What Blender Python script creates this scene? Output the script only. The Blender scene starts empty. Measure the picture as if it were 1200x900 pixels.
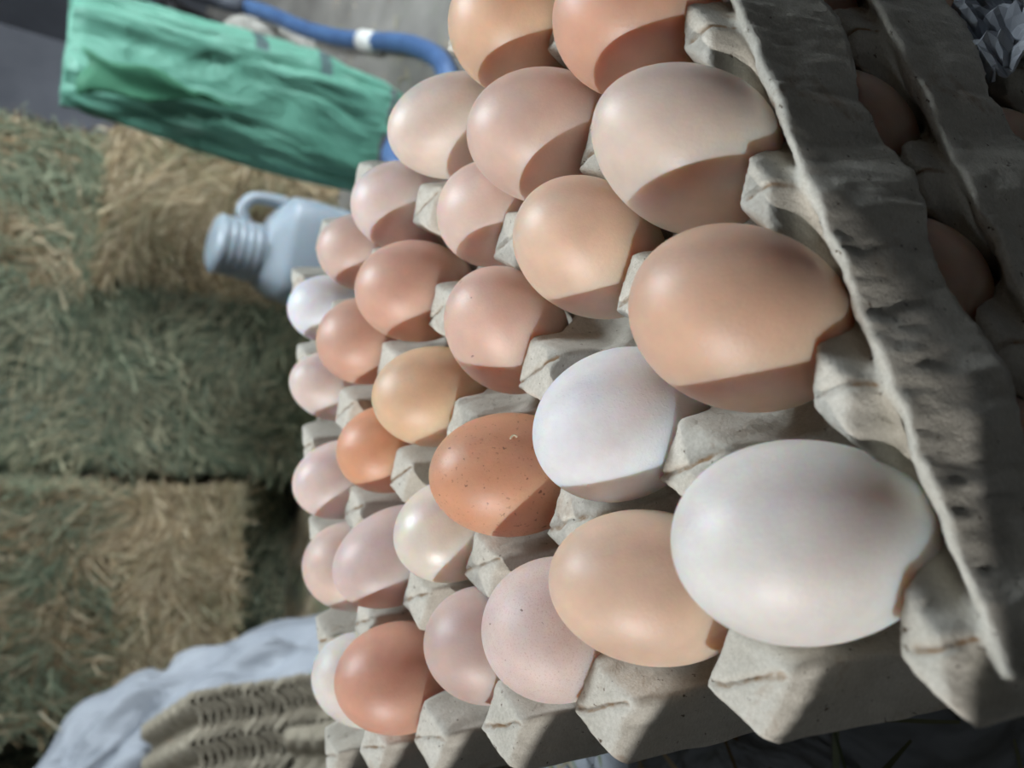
import bpy, bmesh, math, random
import numpy as np
from mathutils import Vector, Matrix, noise as mnoise

random.seed(7)
rng = np.random.default_rng(7)
scene = bpy.context.scene
COL = scene.collection
R = math.radians

# ------------------------------------------------------------------ camera
# the phone was held upright but the picture is stored sideways:
# world "up" points to the left edge of the frame
CAM = Vector((-0.0220, -0.09274, 0.13755))
PITCH, YAW, ROLL = 0.59807, 0.49136, 0.1023
_f = Vector((math.sin(YAW) * math.cos(PITCH), math.cos(YAW) * math.cos(PITCH), -math.sin(PITCH)))
_r = Vector((math.cos(YAW), -math.sin(YAW), 0.0))
_u = _r.cross(_f)
r2 = math.cos(ROLL) * _r + math.sin(ROLL) * _u
u2 = -math.sin(ROLL) * _r + math.cos(ROLL) * _u
cam_data = bpy.data.cameras.new('camera')
cam = bpy.data.objects.new('camera', cam_data)
COL.objects.link(cam)
X, Y, Z = -u2, r2, -_f
M = Matrix((X, Y, Z)).transposed().to_4x4()
M.translation = CAM
cam.matrix_world = M
cam_data.sensor_fit = 'HORIZONTAL'
cam_data.sensor_width = 36.0
cam_data.lens = 27.0
cam_data.clip_start = 0.01
cam_data.dof.use_dof = True
cam_data.dof.focus_distance = 0.21
cam_data.dof.aperture_fstop = 12.0
scene.camera = cam

# ------------------------------------------------------------------ light
SUN_DIR = Vector((-0.930, -0.081, 0.358))          # towards the sun
SKY_STRENGTH = 70.0
world = bpy.data.worlds.new('sky')
scene.world = world
world.use_nodes = True
wn = world.node_tree.nodes['Background']
wt = world.node_tree
# plain overcast sky: three times brighter overhead than at the horizon, dull ground below
w_co = wt.nodes.new('ShaderNodeTexCoord')
w_sep = wt.nodes.new('ShaderNodeSeparateXYZ')
w_ramp = wt.nodes.new('ShaderNodeValToRGB')
w_map = wt.nodes.new('ShaderNodeMapRange')
w_map.inputs[1].default_value, w_map.inputs[2].default_value = -1.0, 1.0
wt.links.new(w_co.outputs['Generated'], w_sep.inputs[0])
wt.links.new(w_sep.outputs[2], w_map.inputs[0])
wt.links.new(w_map.outputs[0], w_ramp.inputs[0])
el = w_ramp.color_ramp.elements
el[0].position, el[0].color = 0.49, (0.10, 0.095, 0.085, 1)
el[1].position, el[1].color = 1.0, (0.86, 0.94, 1.0, 1)
e2 = el.new(0.51); e2.color = (0.29, 0.315, 0.34, 1)
wt.links.new(w_ramp.outputs[0], wn.inputs[0])
wn.inputs[1].default_value = SKY_STRENGTH

sun_data = bpy.data.lights.new('sun', 'SUN')
sun_data.energy = 1.9
sun_data.color = (1.0, 0.965, 0.93)
sun_data.angle = R(0.07)
sun = bpy.data.objects.new('sun', sun_data)
sun.rotation_euler = SUN_DIR.to_track_quat('Z', 'Y').to_euler()
sun.location = SUN_DIR * 4
COL.objects.link(sun)

def portal(name, loc, rot, sx, sy):
    """sky light comes in through an opening of the barn: guide the sampling there"""
    d = bpy.data.lights.new(name, 'AREA')
    d.shape = 'RECTANGLE'
    d.size, d.size_y = sx, sy
    d.cycles.is_portal = True
    o = bpy.data.objects.new(name, d)
    o.location = loc
    o.rotation_euler = rot
    COL.objects.link(o)

scene.view_settings.view_transform = 'Standard'
scene.view_settings.look = 'None'
scene.view_settings.gamma = 1.0
scene.view_settings.use_curve_mapping = False
scene.view_settings.exposure = 0.36
try:
    scene.cycles.use_denoising = True
    scene.cycles.max_bounces = 10
    scene.cycles.diffuse_bounces = 6
    scene.cycles.sample_clamp_indirect = 6.0
except Exception:
    pass

# ------------------------------------------------------------------ helpers
def lin(c):
    return tuple(((v / 255.0) / 12.92 if v / 255.0 <= 0.04045 else ((v / 255.0 + 0.055) / 1.055) ** 2.4) for v in c) + (1.0,)

def mesh_obj(name, verts, faces, mat=None, parent=None, smooth=True):
    me = bpy.data.meshes.new(name)
    me.from_pydata([tuple(v) for v in verts], [], faces)
    me.update()
    if smooth:
        me.polygons.foreach_set('use_smooth', [True] * len(me.polygons))
    o = bpy.data.objects.new(name, me)
    COL.objects.link(o)
    if mat:
        me.materials.append(mat)
    if parent:
        o.parent = parent
    return o

def tag(o, label=None, cat=None, group=None, kind=None):
    if label: o['label'] = label
    if cat: o['category'] = cat
    if group: o['group'] = group
    if kind: o['kind'] = kind
    return o

def empty(name, loc=(0, 0, 0), rz=0.0):
    o = bpy.data.objects.new(name, None)
    o.empty_display_size = 0.05
    o.location = loc
    o.rotation_euler = (0, 0, rz)
    COL.objects.link(o)
    return o

def boxes(name, bxs, mat, parent=None):
    v, f = [], []
    for (x0, x1, y0, y1, z0, z1) in bxs:
        b = len(v)
        v += [(x0, y0, z0), (x1, y0, z0), (x1, y1, z0), (x0, y1, z0), (x0, y0, z1), (x1, y0, z1), (x1, y1, z1), (x0, y1, z1)]
        f += [tuple(b + i for i in q) for q in ((0, 3, 2, 1), (4, 5, 6, 7), (0, 1, 5, 4), (1, 2, 6, 5), (2, 3, 7, 6), (3, 0, 4, 7))]
    return mesh_obj(name, v, f, mat, parent, smooth=False)

def tube(name, pts, rad, mat, parent=None, sides=12, sub=8):
    """smooth round tube through the points (Catmull-Rom); rad number or list"""
    P = [Vector(p) for p in pts]
    out, rr = [], []
    rads = rad if isinstance(rad, (list, tuple)) else [rad] * len(P)
    for i in range(len(P) - 1):
        p0, p1, p2, p3 = P[max(i - 1, 0)], P[i], P[i + 1], P[min(i + 2, len(P) - 1)]
        for k in range(sub):
            t = k / sub
            out.append(0.5 * ((2 * p1) + (p2 - p0) * t + (2 * p0 - 5 * p1 + 4 * p2 - p3) * t * t + (3 * p1 - p0 - 3 * p2 + p3) * t ** 3))
            rr.append(rads[i] * (1 - t) + rads[i + 1] * t)
    out.append(P[-1]); rr.append(rads[-1])
    v, f = [], []
    up = Vector((0, 0, 1))
    n = None
    for i, p in enumerate(out):
        d = (out[min(i + 1, len(out) - 1)] - out[max(i - 1, 0)]).normalized()
        if n is None:
            n = d.cross(up if abs(d.z) < 0.9 else Vector((1, 0, 0))).normalized()
        n = (n - d * n.dot(d)).normalized()
        b = d.cross(n)
        for s in range(sides):
            a = 2 * math.pi * s / sides
            v.append(p + (n * math.cos(a) + b * math.sin(a)) * rr[i])
    m = len(out)
    for i in range(m - 1):
        for s in range(sides):
            s2 = (s + 1) % sides
            f.append((i * sides + s, i * sides + s2, (i + 1) * sides + s2, (i + 1) * sides + s))
    f.append(tuple(range(sides - 1, -1, -1)))
    f.append(tuple((m - 1) * sides + s for s in range(sides)))
    return mesh_obj(name, v, f, mat, parent)

# ---- material helper -------------------------------------------------------
class NT:
    def __init__(self, name):
        self.m = bpy.data.materials.new(name)
        self.m.use_nodes = True
        self.t = self.m.node_tree
        self.b = self.t.nodes['Principled BSDF']
    def n(self, typ, **kw):
        nd = self.t.nodes.new(typ)
        for k, v in kw.items():
            if k == 'ins':
                for kk, vv in v.items():
                    nd.inputs[kk].default_value = vv
            else:
                setattr(nd, k, v)
        return nd
    def l(self, a, b):
        self.t.links.new(a, b)
    def coord(self, out='Object', scale=(1, 1, 1)):
        tc = self.n('ShaderNodeTexCoord')
        mp = self.n('ShaderNodeMapping')
        mp.inputs['Scale'].default_value = scale
        self.l(tc.outputs[out], mp.inputs[0])
        return mp.outputs[0]
    def noise(self, co, scale, detail=4, rough=0.55, dist=0.0):
        nd = self.n('ShaderNodeTexNoise')
        nd.inputs['Scale'].default_value = scale
        nd.inputs['Detail'].default_value = detail
        nd.inputs['Roughness'].default_value = rough
        nd.inputs['Distortion'].default_value = dist
        self.l(co, nd.inputs['Vector'])
        return nd.outputs[0]
    def ramp(self, fac, stops):
        nd = self.n('ShaderNodeValToRGB')
        el = nd.color_ramp.elements
        while len(el) < len(stops):
            el.new(0.5)
        for e, (p, c) in zip(el, stops):
            e.position = p
            e.color = c if len(c) == 4 else tuple(c) + (1,)
        self.l(fac, nd.inputs[0])
        return nd.outputs[0]
    def mix(self, fac, a, b, mode='MIX'):
        nd = self.n('ShaderNodeMix', data_type='RGBA', blend_type=mode)
        for sock, val in ((nd.inputs[0], fac), (nd.inputs[6], a), (nd.inputs[7], b)):
            if hasattr(val, 'links'):
                self.l(val, sock)
            else:
                sock.default_value = val
        return nd.outputs[2]
    def bump(self, h, strength=0.3, dist=0.001, normal=None):
        nd = self.n('ShaderNodeBump')
        nd.inputs['Strength'].default_value = strength
        nd.inputs['Distance'].default_value = dist
        self.l(h, nd.inputs['Height'])
        if normal is not None:
            self.l(normal, nd.inputs['Normal'])
        return nd.outputs[0]
    def color(self, c):
        if hasattr(c, 'links'):
            self.l(c, self.b.inputs['Base Color'])
        else:
            self.b.inputs['Base Color'].default_value = c
    def set(self, rough=0.6, spec=0.5, **kw):
        self.b.inputs['Roughness'].default_value = rough
        self.b.inputs['Specular IOR Level'].default_value = spec
        for k, v in kw.items():
            self.b.inputs[k].default_value = v

def mat_simple(name, c1, c2, scale, rough=0.8, bump=0.0, bscale=None, bdist=0.002, spec=0.4, stretch=(1, 1, 1)):
    m = NT(name)
    co = m.coord('Object', stretch)
    nz = m.noise(co, scale, 5, 0.6)
    m.color(m.ramp(nz, [(0.3, lin(c1)), (0.7, lin(c2))]))
    m.set(rough, spec)
    if bump:
        m.l(m.bump(m.noise(co, bscale or scale * 4, 5, 0.6), bump, bdist), m.b.inputs['Normal'])
    return m.m

BLACK, WHITE = (0, 0, 0, 1), (1, 1, 1, 1)

# pulp board of the egg trays: grey with fibres, brown stains, grubby specks
def mat_pulp(name, c1, c2):
    m = NT(name)
    co = m.coord('Object')
    base = m.ramp(m.noise(co, 60, 6, 0.65), [(0.3, lin(c1)), (0.7, lin(c2))])
    fib = m.noise(m.coord('Object', (1, 1, 2.5)), 900, 4, 0.7)
    base = m.mix(0.45, base, m.ramp(fib, [(0.35, lin((150, 143, 128))), (0.65, lin((232, 228, 218)))]), 'SOFT_LIGHT')
    st = m.ramp(m.noise(co, 45, 5, 0.7, 0.6), [(0.60, BLACK), (0.72, WHITE)])
    base = m.mix(st, base, m.mix(0.55, base, lin((150, 118, 88))))
    sa = m.n('ShaderNodeAttribute', attribute_name='seam')
    sn = m.mix(1.0, m.ramp(sa.outputs[2], [(0.2, BLACK), (0.75, WHITE)]), m.ramp(m.noise(co, 160, 4, 0.6), [(0.38, BLACK), (0.58, WHITE)]), 'MULTIPLY')
    base = m.mix(sn, base, lin((158, 130, 102)))
    sp = m.ramp(m.noise(co, 420, 3, 0.6), [(0.66, BLACK), (0.74, WHITE)])
    base = m.mix(sp, base, lin((98, 84, 70)))
    m.color(base)
    m.set(0.92, 0.15)
    h1 = m.noise(co, 260, 6, 0.7)
    h2 = m.noise(co, 1400, 3, 0.7)
    nrm = m.bump(h1, 0.55, 0.0012)
    m.l(m.bump(h2, 0.5, 0.0004, nrm), m.b.inputs['Normal'])
    return m.m

PULP = mat_pulp('pulp_board', (186, 183, 174), (212, 209, 201))
PULP_OLD = mat_pulp('weathered_pulp_board', (122, 116, 104), (150, 144, 131))

# egg shell
def mat_egg(name, col, speck=None, rough=0.50, bumpy=0.42, mottle=0.10, warts=False):
    m = NT(name)
    co = m.coord('Object')
    c = lin(col)
    dark = tuple(v * (1 - mottle * 1.3) for v in c[:3]) + (1,)
    lite = tuple(min(1, v * (1 + mottle * 0.7)) for v in c[:3]) + (1,)
    base = m.ramp(m.noise(co, 60, 5, 0.6), [(0.3, dark), (0.7, lite)])
    if speck:
        for (sc, lo, hi, sc_col, amt) in speck:
            s = m.ramp(m.noise(co, sc, 2, 0.5), [(lo, BLACK), (hi, (amt, amt, amt, 1))])
            base = m.mix(s, base, lin(sc_col))
    m.color(base)
    m.set(rough, 0.85)
    m.b.inputs['Subsurface Weight'].default_value = 0.8
    m.b.inputs['Subsurface Radius'].default_value = (1.0, 0.42, 0.22)
    m.b.inputs['Subsurface Scale'].default_value = 0.018
    nrm = m.bump(m.noise(co, 950, 3, 0.55), bumpy, 0.00022)
    if warts:
        w = m.ramp(m.noise(co, 1100, 2, 0.5), [(0.55, BLACK), (0.75, WHITE)])
        where = m.ramp(m.noise(co, 38, 2, 0.5), [(0.42, BLACK), (0.6, WHITE)])
        nrm = m.bump(m.mix(1.0, w, where, 'MULTIPLY'), 0.32, 0.0005, nrm)
    m.l(nrm, m.b.inputs['Normal'])
    return m.m

# ------------------------------------------------------------------ the barn
FLOOR_Z = -0.56
conc = mat_simple('rough_concrete', (98, 95, 90), (130, 127, 121), 6, 0.9, 0.5, 40, 0.004, 0.2)
plaster = mat_simple('dark_plaster', (82, 84, 90), (104, 106, 112), 3, 0.9, 0.4, 30, 0.004, 0.2)
boards = mat_simple('grey_roof_boards', (92, 88, 82), (116, 112, 106), 4, 0.9, 0.3, 20, 0.004, 0.2, (1, 6, 1))
warmwall = mat_simple('mud_plaster', (132, 108, 84), (158, 132, 106), 3, 0.9, 0.4, 30, 0.004, 0.2)
timber = mat_simple('grey_timber', (120, 104, 84), (160, 142, 118), 8, 0.85, 0.4, 40, 0.002, 0.2, (8, 1, 1))

XL, XR, YF, YB, CZ = -3.6, 3.2, -2.2, 3.0, 2.0
T = 0.12
tag(boxes('floor', [(XL - T, XR + T, YF - T, YB + T, FLOOR_Z - 0.1, FLOOR_Z)], conc), 'grey concrete barn floor strewn with straw', 'floor', kind='structure')
tag(boxes('wall_back', [(XL - T, XR + T, YB, YB + T, FLOOR_Z, CZ)], plaster), 'dark grey plastered wall behind the hay', 'wall', kind='structure')
tag(boxes('wall_right', [(XR, XR + T, YF, YB, FLOOR_Z, CZ)], plaster), 'dark grey plastered side wall', 'wall', kind='structure')
# left wall with the window the low sun comes through; its sill shades the lower tray edge
WY0, WY1, WZ0, WZ1 = -0.392, 0.049, 1.370, 1.557
tag(boxes('wall_left', [(XL - T, XL, YF, WY0, FLOOR_Z, CZ), (XL - T, XL, WY1, YB, FLOOR_Z, CZ),
                        (XL - T, XL, WY0, WY1, FLOOR_Z, WZ0 - 0.03), (XL - T, XL, WY0, WY1, WZ1, CZ)], warmwall),
    'brown mud plastered wall with a small window opening', 'wall', kind='structure')
tag(boxes('window_1', [(XL - T, XL + 0.0, WY0, WY1, WZ0 - 0.03, WZ0), (XL - 0.08, XL - 0.03, WY0, WY0 + 0.04, WZ0, WZ1),
                       (XL - 0.08, XL - 0.03, WY1 - 0.04, WY1, WZ0, WZ1), (XL - 0.08, XL - 0.03, WY0 + 0.04, WY1 - 0.04, WZ1 - 0.04, WZ1)], timber),
    'open timber window frame in the side wall', 'window', kind='structure')
# roof with a skylight, front side of the barn open as a wide doorway
SX0, SX1, SY0, SY1 = 1.16, 1.70, 0.36, 0.94
tag(boxes('ceiling', [(XL - T, XR + T, YF - T, SY0, CZ, CZ + 0.06), (XL - T, XR + T, SY1, YB + T, CZ, CZ + 0.06),
                      (XL - T, SX0, SY0, SY1, CZ, CZ + 0.06), (SX1, XR + T, SY0, SY1, CZ, CZ + 0.06)], boards),
    'boarded barn roof with a skylight opening', 'ceiling', kind='structure')
DX0, DX1, DZ1 = 2.1, 3.1, 1.7
tag(boxes('wall_front', [(XL - T, DX0, YF - T, YF, FLOOR_Z, CZ), (DX1, XR + T, YF - T, YF, FLOOR_Z, CZ), (DX0, DX1, YF - T, YF, DZ1, CZ)], plaster),
    'wall with a wide doorway behind the camera', 'wall', kind='structure')
lw = boxes('added_shade_wall', [(-0.5, 0.5, -0.05, 0.05, 0.0, 1.0)], plaster)  # added unseen partition, keeps doorway light off the tray fronts
lw.location = (0.42, -0.55, FLOOR_Z)
lw.rotation_euler = (0, 0, R(28))
tag(lw, 'added unseen half height partition that shades the trays from the doorway', 'wall', kind='structure')
portal('skylight_portal', ((SX0 + SX1) / 2, (SY0 + SY1) / 2, CZ + 0.05), (0, 0, 0), SX1 - SX0, SY1 - SY0)
portal('window_portal', (XL - 0.1, (WY0 + WY1) / 2, (WZ0 + WZ1) / 2), (0, R(-90), 0), WZ1 - WZ0, WY1 - WY0)
portal('doorway_portal', ((DX0 + DX1) / 2, YF - 0.1, (FLOOR_Z + DZ1) / 2), (R(90), 0, 0), DX1 - DX0, DZ1 - FLOOR_Z)

# ------------------------------------------------------------------ egg trays
PITCHMM = 48.0
NX, NY = 5, 6

def fbm(xs, ys, sc, seed):
    out = np.empty(xs.size)
    i = 0
    for a, b in zip(xs.ravel() * sc, ys.ravel() * sc):
        out[i] = mnoise.fractal(Vector((a, b, seed)), 0.8, 2.1, 3)
        i += 1
    return out.reshape(xs.shape)

def smax(a, b, k):
    h = np.clip(0.5 + 0.5 * (a - b) / k, 0, 1)
    return b * (1 - h) + a * h + k * h * (1 - h)

def tray_height(x, y):
    """moulded sheet, millimetres: cups at multiples of the pitch, diamond posts between them"""
    cx = np.clip(np.round(x / PITCHMM), 0, NX - 1) * PITCHMM
    cy = np.clip(np.round(y / PITCHMM), 0, NY - 1) * PITCHMM
    rho = np.hypot(x - cx, y - cy)
    cup = -34.0 + np.maximum(rho - 11.0, 0) * 1.1
    cup = np.minimum(cup, -21.0)
    px = (np.clip(np.round(x / PITCHMM - 0.5), -1, NX - 1) + 0.5) * PITCHMM
    py = (np.clip(np.round(y / PITCHMM - 0.5), -1, NY - 1) + 0.5) * PITCHMM
    dx, dy = np.abs(x - px), np.abs(y - py)
    d1 = dx + dy
    edge = (px < 0) | (px > (NX - 1) * PITCHMM) | (py < 0) | (py > (NY - 1) * PITCHMM)
    top = np.where(edge, 1.8, 0.2)
    dia = np.where(edge, 12.6, 11.8)
    post = top - np.maximum(d1 - dia, 0) * 3.6 - 0.03 * np.minimum(d1, 11)
    # along the front rim the posts are half pyramids, cut off by a groove before the rim
    dyf = np.where(y > -17.0, y + 17.0, (-17.0 - y) * 1.5)
    d2 = dx * 0.52 + dyf
    post = np.where(py < 0, 2.2 - np.maximum(d2 - 6.0, 0) * 3.6 - 0.05 * d2, post)
    # long shoulders that run from the tips of the diamond down to the saddles
    arm = -4.5 - np.maximum(np.maximum(dx, dy) - 9, 0) * 1.15 - np.minimum(dx, dy) * 2.6
    post = np.where(py < 0, post, smax(post, arm, 0.5))
    # outside the outermost cups the sheet turns down into a skirt
    xl, xr, yf, yb = -24.5, (NX - 1) * PITCHMM + 24.5, -24.5, (NY - 1) * PITCHMM + 24.5
    ox = np.maximum(np.maximum(xl - x, x - xr), 0)
    oyb = np.maximum(y - yb, 0)
    oyf = np.maximum(yf - y, 0)
    o = np.maximum(ox, oyb)
    skirt = -19.0 - o * 2.0
    cup = np.where(o > 0, skirt, cup)
    h = smax(cup, post, 0.5)
    # the two straight rims run along the front and the back of the tray
    rim = -5.2 - np.maximum(np.abs(y - yf) - 1.2, 0) * 2.6
    rimb = -7.0 - np.maximum(np.abs(y - yb) - 1.1, 0) * 2.4
    inx = np.clip((x - (xl - 10)) / 4, 0, 1) * np.clip(((xr + 10) - x) / 4, 0, 1)
    h = np.where(inx > 0.5, smax(h, np.maximum(rim, rimb), 1.2), h)
    # front and back skirts fall away below the rims, bulging out under the posts
    bul = 3.5 * np.cos(2 * np.pi * (x / PITCHMM - 0.5))
    fsk = -8.5 - np.maximum(oyf - 1.5, 0) * 3.6 + bul * np.clip(oyf / 6, 0, 1)
    bsk = -7.5 - np.maximum(oyb - 1.1, 0) * 2.7 + bul * np.clip(oyb / 6, 0, 1)
    h = np.where(oyf > 1.4, fsk, h)
    h = np.where(oyb > 0.6, bsk, h)
    h = np.where((oyf > 1.4) | (oyb > 0.6), h - ox * 0.9, h)
    return h

def bare_height(x, y):
    cx = np.clip(np.round(x / PITCHMM), 0, NX - 1) * PITCHMM
    cy = np.clip(np.round(y / PITCHMM), 0, NY - 1) * PITCHMM
    cup = np.minimum(-34.0 + np.maximum(np.hypot(x - cx, y - cy) - 11.0, 0) * 1.1, -18.0)
    px = (np.clip(np.round(x / PITCHMM - 0.5), -1, NX - 1) + 0.5) * PITCHMM
    py = (np.clip(np.round(y / PITCHMM - 0.5), -1, NY - 1) + 0.5) * PITCHMM
    d1 = np.abs(x - px) + np.abs(y - py)
    return np.maximum(cup, -2.6 - np.maximum(d1 - 11.0, 0) * 1.5)

def seam_depth(x, y):
    """the fold line pressed across every post top"""
    px = (np.round(x / PITCHMM - 0.5) + 0.5) * PITCHMM
    py = (np.round(y / PITCHMM - 0.5) + 0.5) * PITCHMM
    dx, dy = x - px, y - py
    w = np.exp(-((dx - 0.05 * dy) / 0.6) ** 2) * np.clip((11.0 - np.abs(dy)) / 1.5, 0, 1)
    return w

def tray_mesh(name, step, rough, mat, thick=1.7):
    x0, x1 = -37.5, (NX - 1) * PITCHMM + 37.5
    y0, y1 = -40.0, (NY - 1) * PITCHMM + 40.0
    nx, ny = int((x1 - x0) / step) + 1, int((y1 - y0) / step) + 1
    gx, gy = np.meshgrid(np.linspace(x0, x1, nx), np.linspace(y0, y1, ny), indexing='ij')
    # scalloped lower edges: squeeze the outermost millimetres towards the rim over the cups
    arch = 0.5 + 0.5 * np.cos(2 * np.pi * gx / PITCHMM)
    k = (1.0 - 0.30 * arch) * 9.8 / 15.5
    gy = np.where(gy < -24.5, -24.5 + (gy + 24.5) * k, gy)
    yb = (NY - 1) * PITCHMM + 24.5
    gy = np.where(gy > yb, yb + (gy - yb) * k, gy)
    h = tray_height(gx, gy)
    if not rough:
        # the worn spare trays: plain wavy edges without the rims
        h = bare_height(gx, gy)
    if rough:
        n1 = fbm(gx, gy, 0.05, 3.1)
        n2 = fbm(gx, gy, 0.22, 7.7)
        n3 = fbm(gx, gy, 0.55, 1.9)
        h = h + 0.5 * n1 + 0.32 * n2 + 0.2 * n3
        hp = np.pad(h, 1, mode='edge')
        h = (4 * h + 2 * (hp[:-2, 1:-1] + hp[2:, 1:-1] + hp[1:-1, :-2] + hp[1:-1, 2:]) + hp[:-2, :-2] + hp[2:, :-2] + hp[:-2, 2:] + hp[2:, 2:]) / 16
        sm = seam_depth(gx, gy) * (h > -5)
        h -= 1.3 * sm
        gx = gx + 0.9 * fbm(gx, gy, 0.09, 21.0) + 0.35 * fbm(gx, gy, 0.35, 5.0)
        gy = gy + 0.9 * fbm(gx, gy, 0.09, 33.0) + 0.35 * fbm(gx, gy, 0.35, 9.0)
    V = np.stack([gx, gy, h], -1).reshape(-1, 3) * 0.001
    idx = np.arange(nx * ny).reshape(nx, ny)
    F = np.stack([idx[:-1, :-1], idx[1:, :-1], idx[1:, 1:], idx[:-1, 1:]], -1).reshape(-1, 4)
    me = bpy.data.meshes.new(name)
    me.from_pydata(V.tolist(), [], F.tolist())
    me.update()
    me.polygons.foreach_set('use_smooth', [True] * len(me.polygons))
    me.materials.append(mat)
    at = me.attributes.new('seam', 'FLOAT', 'POINT')
    at.data.foreach_set('value', (sm if rough else np.zeros_like(h)).ravel().astype(np.float32))
    return me

def add_solid(o, th):
    md = o.modifiers.new('thickness', 'SOLIDIFY')
    md.thickness = th
    md.offset = -1

tray_fine = tray_mesh('egg_tray', 0.9, True, PULP)
tray_coarse = tray_mesh('spare_tray', 3.0, False, PULP_OLD)

def place_tray(me, loc, label, group, rz=0.0, th=0.0017):
    o = bpy.data.objects.new('egg_tray', me)
    COL.objects.link(o)
    o.location = loc
    o.rotation_euler = (0, 0, rz)
    add_solid(o, th)
    tag(o, label, 'egg tray', group)
    return o

TRAY2 = Vector((0.009, -0.0125, -0.0485))
TRAY3 = Vector((0.002, -0.0270, -0.0970))
place_tray(tray_fine, (0, 0, 0), 'grey pulp egg tray full of eggs, topmost of the stack', 'filled egg trays')
place_tray(tray_fine, TRAY2, 'grey pulp egg tray directly under the topmost filled tray', 'filled egg trays')
place_tray(tray_fine, TRAY3, 'grey pulp egg tray, lowest of the filled stack', 'filled egg trays')

# ------------------------------------------------------------------ eggs
EGGS = {
    # centre x y z, radius, length ratio, lean x, lean y, taper
    'A1': (-0.0005, 0.0005, -0.0011, 0.0201, 1.4223, 0.0619, 0.3368, 0.0769),
    'A2': (0.0491, -0.0011, -0.0013, 0.0204, 1.3565, 0.2365, 0.0976, 0.0341),
    'A3': (0.0983, -0.0011, -0.0008, 0.0197, 1.3002, 0.2393, 0.0424, -0.1220),
    'A4': (0.1432, 0.0003, -0.0018, 0.0199, 1.2879, -0.0881, 0.1072, 0.0651),
    'A5': (0.1920, 0.0000, -0.0020, 0.0198, 1.3000, 0.0000, 0.0500, 0.0400),
    'B1': (0.0007, 0.0478, -0.0024, 0.0187, 1.4142, 0.2408, 0.3165, 0.0114),
    'B2': (0.0439, 0.0459, -0.0041, 0.0201, 1.3189, -0.3326, 0.1747, 0.0172),
    'B3': (0.0970, 0.0421, -0.0055, 0.0193, 1.3555, 0.2073, -0.1681, 0.0531),
    'B4': (0.1422, 0.0462, -0.0034, 0.0208, 1.3332, -0.0704, 0.1099, 0.0028),
    'B5': (0.1884, 0.0468, -0.0035, 0.0212, 1.2764, -0.0087, -0.0807, 0.0558),
    'C1': (-0.0016, 0.0903, -0.0053, 0.0201, 1.2623, -0.0446, -0.1659, 0.0611),
    'C2': (0.0470, 0.0964, -0.0018, 0.0195, 1.3791, 0.0088, 0.1671, 0.0135),
    'C3': (0.0957, 0.0898, -0.0060, 0.0199, 1.2868, 0.2311, -0.4973, -0.0231),
    'C4': (0.1424, 0.0861, -0.0097, 0.0189, 1.2271, -0.2135, 0.1062, 0.1105),
    'C5': (0.1893, 0.0952, -0.0044, 0.0197, 1.3843, -0.2550, 0.3534, -0.0349),
    'D1': (0.0006, 0.1356, -0.0093, 0.0190, 1.2586, 0.1981, -0.1484, 0.0502),
    'D2': (0.0424, 0.1419, -0.0063, 0.0183, 1.3026, -0.2578, 0.0019, 0.0243),
    'D3': (0.0944, 0.1410, -0.0059, 0.0194, 1.3135, -0.0903, 0.0886, 0.0164),
    'D4': (0.1415, 0.1413, -0.0048, 0.0207, 1.2962, -0.1513, -0.0262, 0.0224),
    'D5': (0.1860, 0.1434, -0.0072, 0.0195, 1.2963, -0.0838, 0.1002, 0.0140),
    'E1': (-0.0014, 0.1901, -0.0027, 0.0204, 1.2897, 0.0207, 0.0045, 0.0232),
    'E2': (0.0449, 0.1894, -0.0056, 0.0193, 1.3879, -0.3435, 0.1997, -0.0073),
    'E3': (0.0910, 0.1878, -0.0083, 0.0189, 1.2733, -0.1962, 0.0159, 0.0389),
    'E4': (0.1434, 0.1888, -0.0053, 0.0200, 1.2673, -0.1541, -0.0242, 0.0605),
    'E5': (0.1911, 0.1883, -0.0073, 0.0183, 1.2841, 0.0096, 0.0007, 0.0311),
    'F1': (0.0026, 0.2351, -0.0079, 0.0192, 1.2924, 0.3672, -0.1637, 0.0250),
    'F2': (0.0513, 0.2341, -0.0079, 0.0199, 1.2552, 0.1418, -0.1148, 0.0468),
    'F3': (0.0940, 0.2370, -0.0070, 0.0188, 1.3155, -0.2123, 0.0896, 0.0006),
    'F4': (0.1430, 0.2374, -0.0070, 0.0175, 1.3282, 0.1306, -0.0592, -0.0246),
    'F5': (0.1879, 0.2376, -0.0090, 0.0180, 1.2793, -0.0474, 0.0008, 0.0259),
}
SPECK_BROWN = [(420, 0.68, 0.72, (120, 74, 50), 0.8), (900, 0.64, 0.72, (150, 98, 68), 0.55)]
SPECK_PINK = [(2300, 0.56, 0.70, (186, 146, 136), 0.42), (420, 0.72, 0.76, (110, 70, 60), 0.8)]
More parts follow.
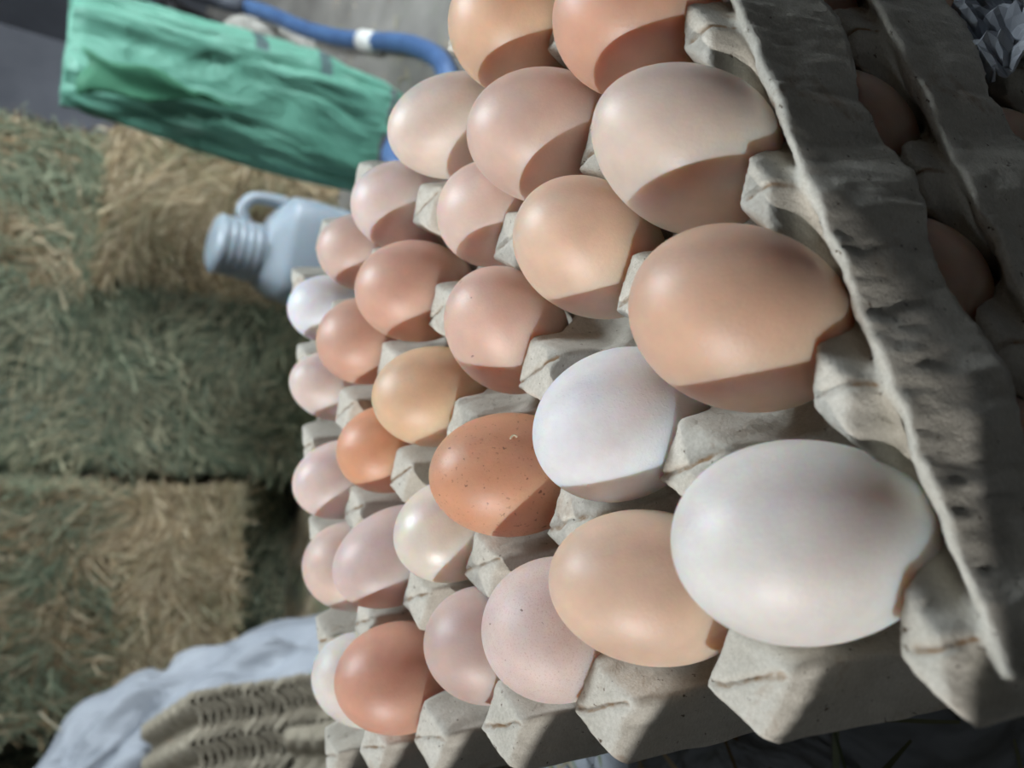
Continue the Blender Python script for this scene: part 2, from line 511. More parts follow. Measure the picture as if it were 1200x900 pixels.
EGG_LOOK = {
    # colour, words, options
    'A1': ((234, 233, 231), 'large clean white egg in the near corner cup of the top tray', {}),
    'A2': ((216, 182, 158), 'large tan egg by the near rim, next to the big white corner egg', {}),
    'A3': ((221, 206, 195), 'large pale beige egg, third along the near rim from the white corner egg', {}),
    'A4': ((214, 170, 147), 'tan egg at the photo top, fourth along the near rim', {}),
    'A5': ((216, 182, 160), 'tan egg in the end cup of the near rim row', {}),
    'B1': ((227, 199, 177), 'smooth beige egg in the second row, behind the big white corner egg', {}),
    'B2': ((234, 235, 240), 'white egg with rough pimpled shell in the second row', {'warts': True, 'rough': 0.6}),
    'B3': ((225, 197, 175), 'beige egg in the second row, behind the gap of the tan rim eggs', {}),
    'B4': ((215, 191, 179), 'pinkish beige egg, fourth from the photo bottom in the second row', {}),
    'B5': ((216, 183, 156), 'tan egg at the photo top in the second row', {}),
    'C1': ((227, 209, 204), 'pale pink egg with fine freckles, first of the third row', {'speck': SPECK_PINK, 'rough': 0.55}),
    'C2': ((216, 163, 131), 'brown egg with dark freckles beside the rough white egg', {'speck': SPECK_BROWN}),
    'C3': ((223, 191, 176), 'pinkish beige egg with two dark specks, middle of the third row', {'speck': [(300, 0.74, 0.77, (120, 80, 66), 0.8)]}),
    'C4': ((223, 199, 188), 'small pinkish egg, fourth from the photo bottom in the third row', {}),
    'C5': ((224, 211, 201), 'pale leaning egg at the top end of the third row', {}),
    'D1': ((207, 185, 178), 'mauve pink egg, first of the fourth row from the near rim', {}),
    'D2': ((234, 226, 216), 'glossy cream egg behind the brown freckled egg', {'rough': 0.4}),
    'D3': ((226, 195, 163), 'sandy yellow egg in the middle of the fourth row', {}),
    'D4': ((216, 177, 159), 'pinkish tan egg, fourth from the photo bottom in the fourth row', {}),
    'D5': ((224, 207, 202), 'pale pink egg at the top end of the fourth row', {}),
    'E1': ((217, 167, 145), 'warm brown egg at the bottom end of the fifth row', {}),
    'E2': ((218, 200, 196), 'pale mauve egg leaning over, second of the fifth row', {}),
    'E3': ((222, 167, 133), 'small orange brown egg in the middle of the fifth row', {}),
    'E4': ((212, 174, 155), 'tan egg in front of the bluish white egg, fifth row', {}),
    'E5': ((214, 191, 181), 'small pinkish egg at the top end of the fifth row', {}),
    'F1': ((230, 226, 222), 'cream white egg behind the warm brown egg, far row', {}),
    'F2': ((222, 201, 191), 'pinkish beige egg, second from the photo bottom in the far row', {}),
    'F3': ((227, 211, 207), 'pale pink egg in the middle of the far row', {}),
    'F4': ((223, 209, 204), 'small pale pink egg, fourth in the far row beside the bluish white one', {}),
    'F5': ((230, 234, 242), 'bluish white egg at the far end beside the plastic jug', {'rough': 0.5}),
}

def egg_obj(e, mat, off=(0, 0, 0), nt=40, nph=56):
    cx, cy, cz, b, ra, t1, t2, k = e
    ax = Vector((math.sin(t1), math.sin(t2), 0))
    ax.z = math.sqrt(max(0.05, 1 - ax.length_squared))
    x = Vector((0, 1, 0)).cross(ax).normalized()
    y = ax.cross(x)
    v = [(0, 0, b * ra)]
    for i in range(1, nt):
        th = math.pi * i / nt
        s, rr = b * ra * math.cos(th), b * math.sin(th) * (1 + k * math.cos(th))
        for j in range(nph):
            p = 2 * math.pi * j / nph
            v.append((rr * math.cos(p), rr * math.sin(p), s))
    v.append((0, 0, -b * ra))
    f = []
    for j in range(nph):
        f.append((0, 1 + j, 1 + (j + 1) % nph))
    for i in range(nt - 2):
        for j in range(nph):
            a, bb = 1 + i * nph, 1 + (i + 1) * nph
            j2 = (j + 1) % nph
            f.append((a + j, bb + j, bb + j2, a + j2))
    last = len(v) - 1
    a = 1 + (nt - 2) * nph
    for j in range(nph):
        f.append((last, a + (j + 1) % nph, a + j))
    o = mesh_obj('egg', v, f, mat)
    m = Matrix((x, y, ax)).transposed().to_4x4()
    m.translation = Vector((cx, cy, cz)) + Vector(off)
    o.matrix_world = m
    return o

for key, e in EGGS.items():
    col, words, opt = EGG_LOOK[key]
    o = egg_obj(e, mat_egg('shell_' + key.lower(), col, **opt))
    tag(o, words, 'egg', 'eggs in the top tray')
    o['group'] = 'eggs in the top tray'

# eggs of the trays below that show under the scalloped skirts
lower_cols = [(200, 166, 150), (214, 178, 156), (206, 172, 152), (196, 158, 140), (210, 180, 160)]
lower_words = ['shaded egg in the lower tray under the near corner', 'shaded brown egg in the lower tray, under the tan rim egg',
               'shaded pinkish egg in the lower tray, showing through an arch below the rim',
               'shaded tan egg in the lower tray under the photo top rim egg', 'shaded egg in the lower tray at its far rim end']
for c in range(5):
    o = egg_obj((0.048 * c, 0.0, -0.003, 0.0205, 1.28, 0.05, 0.03, 0.05), mat_egg('shell_lower_%d' % c, lower_cols[c]), TRAY2, 28, 40)
    tag(o, lower_words[c], 'egg', 'eggs in the middle tray')
low3 = ['deeply shaded egg in the lowest tray under the near corner', 'deeply shaded egg in the lowest tray, second from the near corner',
        'deeply shaded egg in the middle of the lowest tray rim', 'deeply shaded egg in the lowest tray, fourth from the near corner',
        'deeply shaded egg at the far rim end of the lowest tray']
for c in range(5):
    o = egg_obj((0.048 * c, 0.0, -0.003, 0.0200, 1.28, -0.03, 0.04, 0.05), mat_egg('shell_lowest_%d' % c, lower_cols[4 - c]), TRAY3, 28, 40)
    tag(o, low3[c], 'egg', 'eggs in the lowest tray')

# ------------------------------------------------------------------ hay bales
def hay_mat(name, c1, c2, c3):
    m = NT(name)
    co = m.coord('Object', (3, 3, 12))
    n1 = m.noise(co, 9, 6, 0.7, 1.2)
    n2 = m.noise(m.coord('Object'), 3.0, 3, 0.5)
    base = m.ramp(n1, [(0.3, lin(c1)), (0.5, lin(c2)), (0.7, lin(c3))])
    m.color(base)
    m.set(0.95, 0.1)
    m.l(m.bump(n1, 0.8, 0.02), m.b.inputs['Normal'])
    return m.m

def straw_mat(name):
    m = NT(name)
    a = m.n('ShaderNodeAttribute', attribute_name='tint')
    m.color(a.outputs[0])
    m.set(0.8, 0.2)
    return m.m
STRAW = straw_mat('dry_stalks')
PAL_TAN = [(184, 164, 132), (164, 144, 112), (204, 188, 158), (138, 120, 92), (156, 146, 114), (126, 128, 100)]
PAL_GREEN = [(130, 140, 116), (112, 124, 102), (152, 156, 130), (96, 106, 88), (168, 164, 136), (124, 118, 96), (116, 132, 116)]
PAL_MIX = PAL_TAN[:4] + PAL_GREEN[:4]
BODY_TAN = hay_mat('tan_hay', (70, 60, 44), (104, 90, 68), (138, 122, 96))
BODY_GREEN = hay_mat('green_hay', (46, 50, 40), (70, 76, 62), (96, 102, 84))

def stalks(name, parent, dims, n, pal, lmin=0.03, lmax=0.13, wmin=0.0005, wmax=0.0018, lift=0.02, seed=0, flow=None):
    """thin bent blades lying on the faces of a box of the given half size"""
    rr = random.Random(seed)
    hx, hy, hz = dims
    V, F, C = [], [], []
    faces = [((0, -1, 0), hx, hz), ((0, 0, 1), hx, hy), ((1, 0, 0), hy, hz), ((-1, 0, 0), hy, hz)]
    wts = [hx * hz * 2.2, hx * hy, hy * hz, hy * hz]
    pl = [lin(c)[:3] for c in pal]
    # neighbouring stalks come in flakes of similar colour
    for i in range(n):
        nrm, a, b = rr.choices(faces, wts)[0]
        N = Vector(nrm)
        if nrm[1]: U, W, off = Vector((1, 0, 0)), Vector((0, 0, 1)), hy
        elif nrm[2]: U, W, off = Vector((1, 0, 0)), Vector((0, 1, 0)), hz
        else: U, W, off = Vector((0, 1, 0)), Vector((0, 0, 1)), hx
        u, w = rr.uniform(-a, a), rr.uniform(-b, b)
        base = N * (off + rr.uniform(-0.006, lift)) + U * u + W * w
        fl = mnoise.noise(Vector((base.x * 6 + seed * 3.3, base.y * 6, base.z * 6)))
        ang = (flow if flow is not None else 0.0) + fl * 2.6 + rr.gauss(0, 0.55)
        d = (U * math.cos(ang) + W * math.sin(ang) + N * rr.gauss(0.05, 0.16)).normalized()
        side = d.cross(N).normalized()
        ln = rr.uniform(lmin, lmax) * (0.6 + 0.4 * rr.random())
        wd = rr.uniform(wmin, wmax)
        sag = Vector((0, 0, -1)) * ln * rr.uniform(0, 0.25) + N * ln * rr.uniform(-0.08, 0.1)
        p0, p1, p2 = base - d * ln * 0.5, base + sag * 0.3, base + d * ln * 0.5 + sag
        k = len(V)
        for p, s in ((p0, 1.0), (p1, 0.9), (p2, 0.35)):
            V += [p - side * wd * s, p + side * wd * s]
        F += [(k, k + 1, k + 3, k + 2), (k + 2, k + 3, k + 5, k + 4)]
        t = mnoise.noise(Vector((base.x * 9 + 5.1 + seed, base.y * 9, base.z * 9))) * 0.5 + 0.5
        ci = int(max(0, min(len(pl) - 1, t * len(pl) + rr.gauss(0, 1.1))))
        v = rr.uniform(0.75, 1.2)
        c = tuple(min(1, x * v) for x in pl[ci]) + (1.0,)
        C += [c] * 6
    o = mesh_obj(name, V, F, STRAW, parent, smooth=False)
    at = o.data.color_attributes.new('tint', 'FLOAT_COLOR', 'POINT')
    at.data.foreach_set('color', np.array(C, dtype=np.float32).ravel())
    o['kind'] = 'stuff'
    return o

def hay_bale(loc, dims, rz, pal, bodymat, label, n=5000, seed=1, bulge=0.02, group='hay bales', **kw):
    """dims: full width, depth, height; loc: centre of the base"""
    hx, hy, hz = dims[0] / 2, dims[1] / 2, dims[2] / 2
    root = empty('hay_bale', loc, rz)
    tag(root, label, 'hay bale', group)
    nx, ny, nz = 22, 16, 18
    bm = bmesh.new()
    bmesh.ops.create_cube(bm, size=2.0)
    bmesh.ops.subdivide_edges(bm, edges=bm.edges[:], cuts=16, use_grid_fill=True)
    for v in bm.verts:
        p = Vector((v.co.x * hx, v.co.y * hy, v.co.z * hz))
        # soft edges
        e = sorted([abs(v.co.x), abs(v.co.y), abs(v.co.z)])
        rnd = max(0.0, e[1] - 0.82) / 0.18
        p *= 1 - 0.05 * rnd * rnd
        q = p * 9 + Vector((seed * 7.7, seed * 3.1, 0))
        nrm = Vector((v.co.x ** 7, v.co.y ** 7, v.co.z ** 7))
        d = mnoise.fractal(q, 0.9, 2.0, 4) * bulge + mnoise.noise(q * 4.1) * bulge * 0.5
        p += nrm * d
        if v.co.z < -0.99:
            p.z = -hz
        v.co = p + Vector((0, 0, hz))
    me = bpy.data.meshes.new('body')
    bm.to_mesh(me); bm.free()
    me.polygons.foreach_set('use_smooth', [True] * len(me.polygons))
    me.materials.append(bodymat)
    b = bpy.data.objects.new('body', me)
    COL.objects.link(b)
    b.parent = root
    s = stalks('straw', root, (hx, hy, hz), n, pal, seed=seed, **kw)
    s.location = (0, 0, hz)
    return root

HZ = -YAW       # the hay stack faces the camera's heading
Fh = Vector((math.sin(YAW), math.cos(YAW), 0))
Rh = Vector((math.cos(YAW), -math.sin(YAW), 0))
def hpos(s, t, z):
    p = Vector((CAM.x, CAM.y, 0)) + Rh * s + Fh * t
    return (p.x, p.y, z)

hay_bale(hpos(-0.075, 2.10, FLOOR_Z), (0.385, 0.45, 0.475), HZ, PAL_GREEN, BODY_GREEN, 'grey green hay bale standing in the lower row beside the jug', 15000, 11)
hay_bale(hpos(0.33, 2.12, FLOOR_Z), (0.40, 0.44, 0.245), HZ, PAL_TAN, BODY_TAN, 'tan hay bale on the floor behind the jug', 7000, 12)
hay_bale(hpos(0.30, 2.16, FLOOR_Z + 0.25), (0.33, 0.46, 0.262), HZ + 0.03, PAL_TAN, BODY_TAN, 'tan straw bale between the green bale and the green sack', 11000, 13)
hay_bale(hpos(0.28, 2.20, FLOOR_Z + 0.515), (0.345, 0.46, 0.32), HZ - 0.02, PAL_MIX, BODY_TAN, 'tan and green hay bale in the upper row nearest the wall', 12000, 14)
hay_bale(hpos(-0.09, 2.20, FLOOR_Z + 0.48), (0.38, 0.46, 0.36), HZ + 0.02, PAL_GREEN, BODY_GREEN, 'dark green hay bale in the middle of the upper row', 12000, 15)
hay_bale(hpos(-0.555, 2.02, FLOOR_Z + 0.185), (0.45, 0.40, 0.215), HZ + 0.04, PAL_TAN[:5] + PAL_GREEN[4:6], BODY_TAN, 'pale tan hay bale jutting out in the lower row above the white sack', 13000, 16, flow=0.1)
hay_bale(hpos(-0.57, 2.08, FLOOR_Z + 0.405), (0.50, 0.46, 0.40), HZ - 0.03, PAL_MIX, BODY_TAN, 'straw bale in the upper row over the white sack', 14000, 17)
hay_bale(hpos(-0.60, 2.22, FLOOR_Z), (0.62, 0.46, 0.18), HZ, PAL_GREEN, BODY_GREEN, 'dark hay bale on the floor in shade under the jutting tan bale', 4000, 18)
hay_bale(hpos(-1.12, 2.22, FLOOR_Z), (0.56, 0.46, 0.36), HZ, PAL_GREEN, BODY_GREEN, 'dark green hay bale behind the white sack', 5000, 19)
hay_bale(hpos(-1.10, 2.26, FLOOR_Z + 0.365), (0.52, 0.46, 0.42), HZ, PAL_GREEN, BODY_GREEN, 'dark green hay bale at the bottom left edge of the photo', 5000, 20)

# bale that carries the egg trays, with a white sack spread on it
hay_bale((0.085, 0.11, FLOOR_Z), (0.40, 0.46, 0.375), 0.0, PAL_MIX, BODY_TAN, 'hay bale under the stack of filled egg trays', 5000, 21, bulge=0.008)

# ------------------------------------------------------------------ sacks
def mat_woven(name, c1, c2, weave=900, folds=14, rough=0.55):
    m = NT(name)
    co = m.coord('Object')
    base = m.ramp(m.noise(co, 7, 5, 0.6), [(0.3, lin(c1)), (0.7, lin(c2))])
    m.color(base)
    m.set(rough, 0.4)
    b1 = m.noise(m.coord('Object', (1.0, 1.0, 0.45)), folds, 3, 0.5, 1.6)
    n = m.bump(b1, 0.6, 0.025)
    w = m.n('ShaderNodeTexWave')
    w.inputs['Scale'].default_value = weave
    m.l(co, w.inputs[0])
    m.l(m.bump(w.outputs[1], 0.1, 0.0005, n), m.b.inputs['Normal'])
    return m

WOVEN_WHITE = mat_woven('white_woven_plastic', (136, 142, 150), (162, 167, 174)).m
# green woven sack with darker printed bars and worn purplish patches
g = mat_woven('green_woven_plastic', (76, 130, 111), (102, 158, 138))
gco = g.coord('Object')
def bar(co, cz, hz, cx, hx):
    s = g.n('ShaderNodeSeparateXYZ'); g.l(co, s.inputs[0])
    def win(sock, c, h):
        a = g.n('ShaderNodeMath', operation='SUBTRACT'); g.l(sock, a.inputs[0]); a.inputs[1].default_value = c
        b = g.n('ShaderNodeMath', operation='ABSOLUTE'); g.l(a.outputs[0], b.inputs[0])
        d = g.n('ShaderNodeMath', operation='LESS_THAN'); g.l(b.outputs[0], d.inputs[0]); d.inputs[1].default_value = h
        return d.outputs[0]
    w = g.n('ShaderNodeMath', operation='MULTIPLY')
    g.l(win(s.outputs[2], cz, hz), w.inputs[0]); g.l(win(s.outputs[0], cx, hx), w.inputs[1])
    return w.outputs[0]
base = g.b.inputs['Base Color'].links[0].from_socket
wear = g.ramp(g.noise(g.coord('Object', (1, 1, 0.5)), 9, 4, 0.6), [(0.60, BLACK), (0.70, (0.5, 0.5, 0.5, 1))])
base = g.mix(wear, base, lin((150, 196, 178)))
for (cz, hz, cx, hx) in ((0.20, 0.012, 0.125, 0.035), (0.325, 0.012, 0.125, 0.03)):
    base = g.mix(bar(gco, cz, hz, cx, hx), base, lin((70, 92, 92)))
g.l(base, g.b.inputs['Base Color'])
WOVEN_GREEN = g.m
DARK_GREEN = mat_simple('green_sack_inside', (46, 100, 74), (62, 122, 92), 20, 0.7)
PURPLE = mat_simple('dark_sack_seam', (66, 60, 66), (92, 84, 90), 30, 0.8)

def sack(name, label, sections, loc, rz, mat, wr=0.012, seed=0, nphi=72, tilt=(0, 0), crease=0.0):
    """closed tube through elliptical sections (z, half width, half depth, x shift, y shift) with pulled folds"""
    root = empty(name, loc, rz)
    root.rotation_euler = (tilt[0], tilt[1], rz)
    zs = np.linspace(0, 1, 60)
    S = np.array(sections)
    tt = np.linspace(0, 1, len(S))
    V, F = [], []
    for i, t in enumerate(zs):
        z, a, b, sx, sy = [np.interp(t, tt, S[:, k]) for k in range(5)]
        for j in range(nphi):
            ph = 2 * math.pi * j / nphi
            c, s = math.cos(ph), math.sin(ph)
            ex = 0.62
            x = a * math.copysign(abs(c) ** ex, c)
            y = b * math.copysign(abs(s) ** ex, s)
            q = Vector((c * 2.2 + seed, s * 2.2, z * 3.0))
            w = mnoise.fractal(q, 0.8, 2.1, 4) * wr + abs(mnoise.noise(Vector((ph * 3 + seed, z * 5 + ph, 1.3)))) * wr * 0.8
            w -= crease * (1 - abs(math.sin(ph * 4.5 + z * 9 + 3.5 * mnoise.noise(Vector((c * 1.5, s * 1.5, z * 4 + seed)))))) ** 3
            V.append((x + sx + c * w, y + sy + s * w, z + mnoise.noise(Vector((c * 3, s * 3, t * 4 + seed))) * wr * 0.8))
    for i in range(len(zs) - 1):
        for j in range(nphi):
            j2 = (j + 1) % nphi
            F.append((i * nphi + j, i * nphi + j2, (i + 1) * nphi + j2, (i + 1) * nphi + j))
    F.append(tuple(range(nphi - 1, -1, -1)))
    F.append(tuple((len(zs) - 1) * nphi + j for j in range(nphi)))
    b = mesh_obj('bag', V, F, mat, root)
    return root, b

gx, gy, gz = hpos(0.50, 1.60, FLOOR_Z)
GS = [(0.0, 0.075, 0.06, 0, 0), (0.02, 0.105, 0.085, 0, 0), (0.06, 0.118, 0.095, 0, 0), (0.2, 0.130, 0.105, 0.0, 0), (0.34, 0.122, 0.095, 0.002, 0),
      (0.46, 0.112, 0.075, 0.006, 0), (0.56, 0.104, 0.05, 0.01, 0), (0.61, 0.104, 0.028, 0.012, 0), (0.63, 0.104, 0.014, 0.012, 0)]
root, bag = sack('green_sack', '', GS, (gx, gy, gz), HZ - 0.25, WOVEN_GREEN, 0.012, 3, nphi=110, tilt=(0.0, 0.02), crease=0.008)
tag(root, 'green woven plastic sack standing upright by the hay bales', 'sack')
# open flap at the mouth and the sewn bottom hem
fl = []
ff = []
for i in range(13):
    for j in range(9):
        u, w = i / 12, j / 8
        taper = (1 - u) ** 0.8
        x = -0.075 + 0.060 * u + 0.075 * w * taper + 0.006 * math.sin(u * 11 + w * 2)
        z = 0.605 - 0.25 * u * (1 - 0.25 * w) + 0.008 * math.sin(w * 7 + u * 5)
        y = -0.058 - 0.05 * u ** 0.7 - 0.004 * math.sin(u * 9 + w * 4)
        fl.append((x, y, z))
for i in range(12):
    for j in range(8):
        a = i * 9 + j
        ff.append((a, a + 1, a + 10, a + 9))
p = mesh_obj('mouth_flap', fl, ff, DARK_GREEN, root); add_solid(p, 0.004); p['label'] = 'dark green folded mouth of the sack'
hem = [(0.114 * math.copysign(abs(math.cos(a)) ** 0.62, math.cos(a)), 0.090 * math.copysign(abs(math.sin(a)) ** 0.62, math.sin(a)), 0.05 + 0.006 * math.sin(3 * a)) for a in np.linspace(0, 2 * math.pi, 40)]
p = tube('hem', hem, 0.006, PURPLE, root, 8, 2); p['label'] = 'dark sewn hem'

# big white sack slumped behind the empty trays
WS = [(0.0, 0.33, 0.16, 0.0, 0), (0.10, 0.37, 0.18, 0.0, 0), (0.22, 0.36, 0.18, 0.0, 0), (0.36, 0.32, 0.16, 0.0, 0.0), (0.46, 0.29, 0.14, 0.0, 0.0),
      (0.54, 0.23, 0.12, 0.0, 0), (0.60, 0.17, 0.07, 0.0, 0), (0.64, 0.06, 0.03, 0.0, 0)]
root, bag = sack('white_sack', '', WS, (-0.17, 1.46, FLOOR_Z), -0.05, WOVEN_WHITE, 0.045, 9, nphi=140, crease=0.035)
tag(root, 'big slumped white woven sack behind the stacked empty trays', 'sack')

# flat white sack spread under the filled trays
V, F = [], []
n = 60
for i in range(n + 1):
    for j in range(n + 1):
        x, y = -0.125 + 0.42 * i / n, -0.13 + 0.50 * j / n
        e = min(i, n - i, j, n - j) / n
        z = 0.018 * min(1, e * 9) + 0.010 * mnoise.fractal(Vector((x * 7, y * 7, 2)), 0.8, 2, 4)
        V.append((x, y, z))
for i in range(n):
    for j in range(n):
        a = i * (n + 1) + j
        F.append((a, a + n + 1, a + n + 2, a + 1))
flat = mesh_obj('spread_sack', V, F, WOVEN_WHITE)
flat.location = (0, 0, -0.168)
add_solid(flat, 0.012)
tag(flat, 'white woven sack spread flat under the filled egg trays', 'sack')

# ------------------------------------------------------------------ plastic jug
hdpe = NT('cloudy_white_plastic')
hdpe.color(hdpe.ramp(hdpe.noise(hdpe.coord(), 8, 3), [(0.3, lin((124, 135, 144))), (0.7, lin((142, 153, 161)))]))
hdpe.set(0.4, 0.5)
hdpe.b.inputs['Subsurface Weight'].default_value = 0.2
hdpe.b.inputs['Subsurface Scale'].default_value = 0.02
HDPE = hdpe.m
def sq_loft(name, secs, mat, parent, ex=0.5, nphi=48, sub=4):
    S = np.array(secs, float)
    tt = np.linspace(0, 1, len(S))
    ts = np.linspace(0, 1, (len(S) - 1) * sub + 1)
    V, F = [], []
    for t in ts:
        z, a, b, sx = [np.interp(t, tt, S[:, k]) for k in range(4)]
        for j in range(nphi):
            ph = 2 * math.pi * j / nphi
            c, s = math.cos(ph), math.sin(ph)
            V.append((sx + a * math.copysign(abs(c) ** ex, c), b * math.copysign(abs(s) ** ex, s), z))
    m = len(ts)
    for i in range(m - 1):
        for j in range(nphi):
            j2 = (j + 1) % nphi
            F.append((i * nphi + j, i * nphi + j2, (i + 1) * nphi + j2, (i + 1) * nphi + j))
    F.append(tuple(range(nphi - 1, -1, -1)))
    F.append(tuple((m - 1) * nphi + j for j in range(nphi)))
    return mesh_obj(name, V, F, mat, parent)
jx, jy, jz = hpos(0.205, 1.56, FLOOR_Z)
jug = empty('plastic_jug', (jx, jy, jz), HZ)
jug.rotation_euler = (0, R(5), HZ)
jug.scale = (1.05, 1.05, 1.08)
tag(jug, 'cloudy white plastic jug with a side handle standing before the hay', 'jug')
sq_loft('body', [(0.0, 0.085, 0.06, 0), (0.008, 0.098, 0.072, 0), (0.03, 0.102, 0.076, 0), (0.18, 0.102, 0.076, 0), (0.215, 0.098, 0.072, 0), (0.24, 0.075, 0.055, -0.012), (0.252, 0.058, 0.048, -0.02)], HDPE, jug, 0.55)
nk = [(0.250, 0.050, 0.050, -0.022), (0.262, 0.050, 0.050, -0.022)]
sq_loft('neck', nk, HDPE, jug, 1.0)
cp = []
for k in range(5):
    z0 = 0.258 + k * 0.015
    cp += [(z0, 0.054, 0.054, -0.022), (z0 + 0.011, 0.056, 0.056, -0.022), (z0 + 0.013, 0.052, 0.052, -0.022)]
cp += [(0.334, 0.05, 0.05, -0.022), (0.338, 0.04, 0.04, -0.022)]
o = sq_loft('cap', cp, HDPE, jug, 1.0, sub=1)
tube('handle', [(0.028, 0, 0.285), (0.052, 0, 0.296), (0.076, 0, 0.283), (0.084, 0, 0.255), (0.086, 0, 0.222)], [0.011, 0.011, 0.011, 0.012, 0.014], HDPE, jug, 12, 8)

# ------------------------------------------------------------------ hose, stone, bucket
BLUE = mat_simple('blue_hose_plastic', (46, 70, 106), (62, 90, 126), 20, 0.5, spec=0.5)
WHITE_PLASTIC = mat_simple('grey_white_tape', (176, 176, 172), (206, 206, 202), 40, 0.7)
hose = empty('blue_hose', (1.40, 1.00, FLOOR_Z))
tag(hose, 'thick blue hose curving over the concrete floor behind the eggs', 'hose')
inv = Vector((1.40, 1.00, FLOOR_Z))
hp = [(1.92, 1.45, -0.36), (1.83, 1.375, -0.42), (1.70, 1.28, -0.468), (1.55, 1.15, -0.505), (1.44, 1.04, -0.530), (1.27, 0.885, -0.538), (1.12, 0.80, -0.538),
      (0.98, 0.83, -0.538), (0.97, 0.90, -0.52), (1.005, 0.955, -0.485), (1.06, 0.95, -0.50), (1.10, 0.90, -0.535)]
tube('pipe', [Vector(q) - inv for q in hp], 0.020, BLUE, hose, 16, 8)
p = tube('tape_band', [Vector((1.475, 1.075, -0.522)) - inv, Vector((1.425, 1.03, -0.532)) - inv], 0.0235, WHITE_PLASTIC, hose, 16, 2)
p['label'] = 'pale tape band'
DARKMETAL = mat_simple('dull_dark_metal', (50, 54, 62), (76, 80, 88), 30, 0.6)
p = tube('coupling', [Vector((1.90, 1.43, -0.37)) - inv, Vector((1.94, 1.47, -0.30)) - inv, Vector((1.95, 1.47, -0.15)) - inv], 0.028, DARKMETAL, hose, 14, 4)
p['label'] = 'dark pipe coupling'

def rock(name, loc, s, mat, seed, label, cat):
    bm = bmesh.new()
    bmesh.ops.create_icosphere(bm, subdivisions=4, radius=1)
    for v in bm.verts:
        v.co *= 1 + 0.28 * mnoise.fractal(v.co * 1.3 + Vector((seed, 0, 0)), 0.9, 2, 4)
        v.co = Vector((v.co.x * s[0], v.co.y * s[1], max(v.co.z, -0.6) * s[2]))
    me = bpy.data.meshes.new(name); bm.to_mesh(me); bm.free()
    me.materials.append(mat)
    o = bpy.data.objects.new(name, me); COL.objects.link(o)
    o.location = loc
    return tag(o, label, cat)
STONE = mat_simple('grey_stone', (112, 110, 104), (158, 156, 148), 18, 0.9, 0.5, 60, 0.004)
rock('stone', (1.80, 1.47, FLOOR_Z + 0.09), (0.085, 0.075, 0.16), STONE, 4, 'grey rough stone lump beside the hose end and green sack', 'stone')
BLACKP = mat_simple('black_rubber', (24, 24, 26), (40, 38, 38), 16, 0.7)
bucket = empty('rubber_bucket', (1.86, 1.72, FLOOR_Z))
tag(bucket, 'black rubber bucket in the dark behind the green sack', 'bucket')
sq_loft('shell', [(0, 0.14, 0.14, 0), (0.02, 0.16, 0.16, 0), (0.34, 0.20, 0.20, 0), (0.36, 0.215, 0.215, 0), (0.38, 0.21, 0.21, 0), (0.375, 0.19, 0.19, 0), (0.30, 0.185, 0.185, 0)], BLACKP, bucket, 1.0)
tube('bail', [(-0.2, 0, 0.34), (-0.15, -0.1, 0.40), (0, -0.16, 0.43), (0.15, -0.1, 0.40), (0.2, 0, 0.34)], 0.006, DARKMETAL, bucket, 8, 6)

# ------------------------------------------------------------------ stacks of empty trays
stand = boxes('wooden_crate', [(-0.22, 0.20, -0.34, 0.30, 0.0, 0.19)], timber)
stand.location = (-0.11, 0.97, FLOOR_Z)
tag(stand, 'low wooden crate under the empty tray stacks', 'crate')
ORD = ('first second third fourth fifth sixth seventh eighth ninth tenth eleventh twelfth thirteenth fourteenth fifteenth '
       'sixteenth seventeenth eighteenth nineteenth twentieth twenty-first twenty-second twenty-third twenty-fourth twenty-fifth '
       'twenty-sixth twenty-seventh twenty-eighth').split()
def nested_stack(x, y, top, n, rz, where):
    for k in range(n):
        z = top - k * 0.0095
        o = place_tray(tray_coarse, (0, 0, 0), '', 'empty nested egg trays ' + where, th=0.0022)
        o.name = 'empty_egg_tray'
        a = rz + random.uniform(-0.015, 0.015)
        c, s = math.cos(a), math.sin(a)
        ox, oy = 0.096, 0.120
        o.location = (x - (c * ox - s * oy) + random.uniform(-0.002, 0.002), y - (s * ox + c * oy) + random.uniform(-0.002, 0.002), z)
        o.rotation_euler = (0, 0, a)
        o['label'] = 'empty grey egg tray, %s from the top of the nested stack %s' % (ORD[k], where)
nested_stack(-0.062, 1.13, -0.098, 26, 0.04, 'by the white sack')
nested_stack(-0.13, 0.80, -0.200, 14, -0.05, 'nearest the eggs')

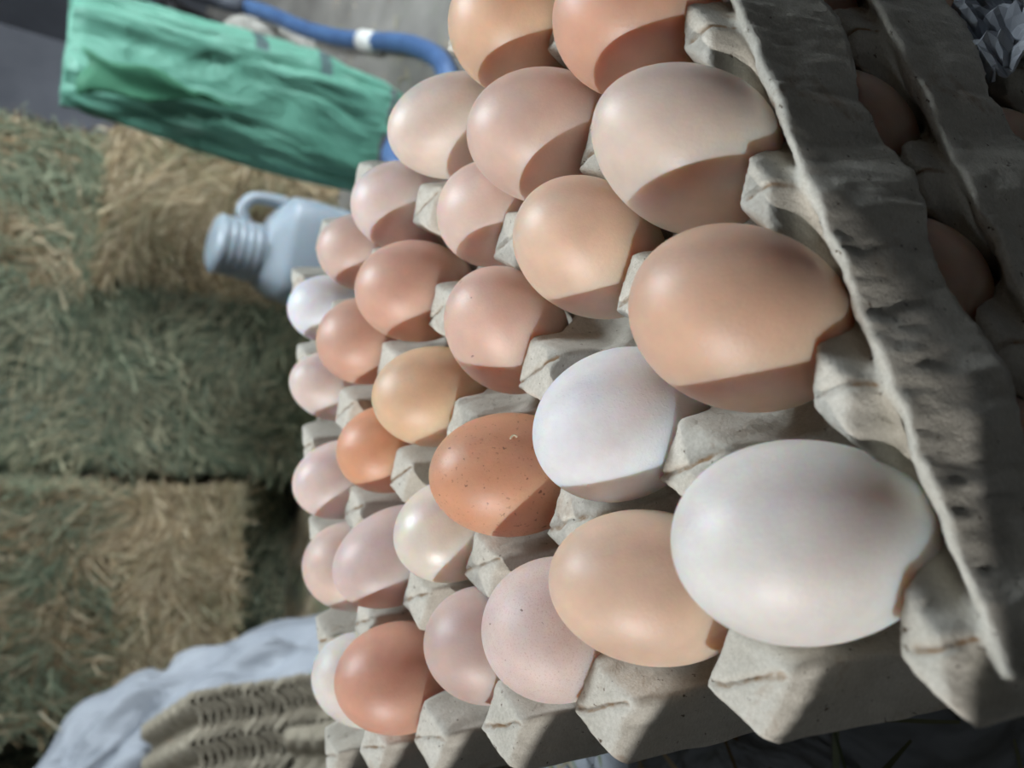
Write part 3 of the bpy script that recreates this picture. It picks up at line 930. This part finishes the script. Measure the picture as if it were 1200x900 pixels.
# ------------------------------------------------------------------ loose straw
def litter(name, n, area, z, label, seed, lmin=0.02, lmax=0.10):
    o = stalks(name, None, (area[0], area[1], 0.001), n, PAL_TAN + PAL_GREEN[:3], lmin, lmax, 0.0006, 0.0018, 0.004, seed)
    o.location = z
    tag(o, label, 'straw', kind='stuff')
    return o
litter('loose_straw', 220, (0.20, 0.23), (0.085, 0.12, -0.145), 'loose straw scattered on the white sack under the trays', 41)
litter('floor_straw', 1500, (0.9, 0.6), (1.0, 1.2, FLOOR_Z), 'thin straw litter on the concrete floor', 42)
hb = hpos(-0.25, 1.74, FLOOR_Z + 0.004)
lh = litter('loose_hay', 7000, (0.55, 0.22), hb, 'loose green hay lying on the floor before the bales', 43, 0.03, 0.12)
lh.rotation_euler = (0, 0, HZ)
s1 = tube('straw_stalk', [(0.098, 1.27, 0.034), (0.083, 1.272, 0.020), (0.070, 1.275, 0.006)], 0.0011, mat_simple('pale_straw', (206, 196, 170), (222, 214, 190), 30), None, 6, 4)
tag(s1, 'single pale straw sticking up over the white sack', 'straw')

# crumpled scrap of white plastic lying on the lowest tray rim
bm = bmesh.new()
bmesh.ops.create_grid(bm, x_segments=24, y_segments=24, size=0.5)
for v in bm.verts:
    q = v.co * 5
    v.co = Vector((v.co.x * 0.05, v.co.y * 0.034, 0.012 * mnoise.fractal(q, 0.9, 2, 3)))
me = bpy.data.meshes.new('plastic_scrap'); bm.to_mesh(me); bm.free()
me.materials.append(WOVEN_WHITE)
scrap = bpy.data.objects.new('plastic_scrap', me); COL.objects.link(scrap)
scrap.location = (0.142, -0.056, -0.094)
scrap.rotation_euler = (R(25), R(8), 0.2)
add_solid(scrap, 0.001)
tag(scrap, 'crumpled white scrap by the lower trays in the photo corner', 'scrap')

fleck = tube('straw_fleck', [(0.05192, 0.07951, 0.00894), (0.05276, 0.07948, 0.00816), (0.05299, 0.07926, 0.00734), (0.05231, 0.07886, 0.00683)], 0.0003, bpy.data.materials['pale_straw'], None, 6, 4)
tag(fleck, 'tiny curled straw fleck lying on the brown freckled egg', 'straw')
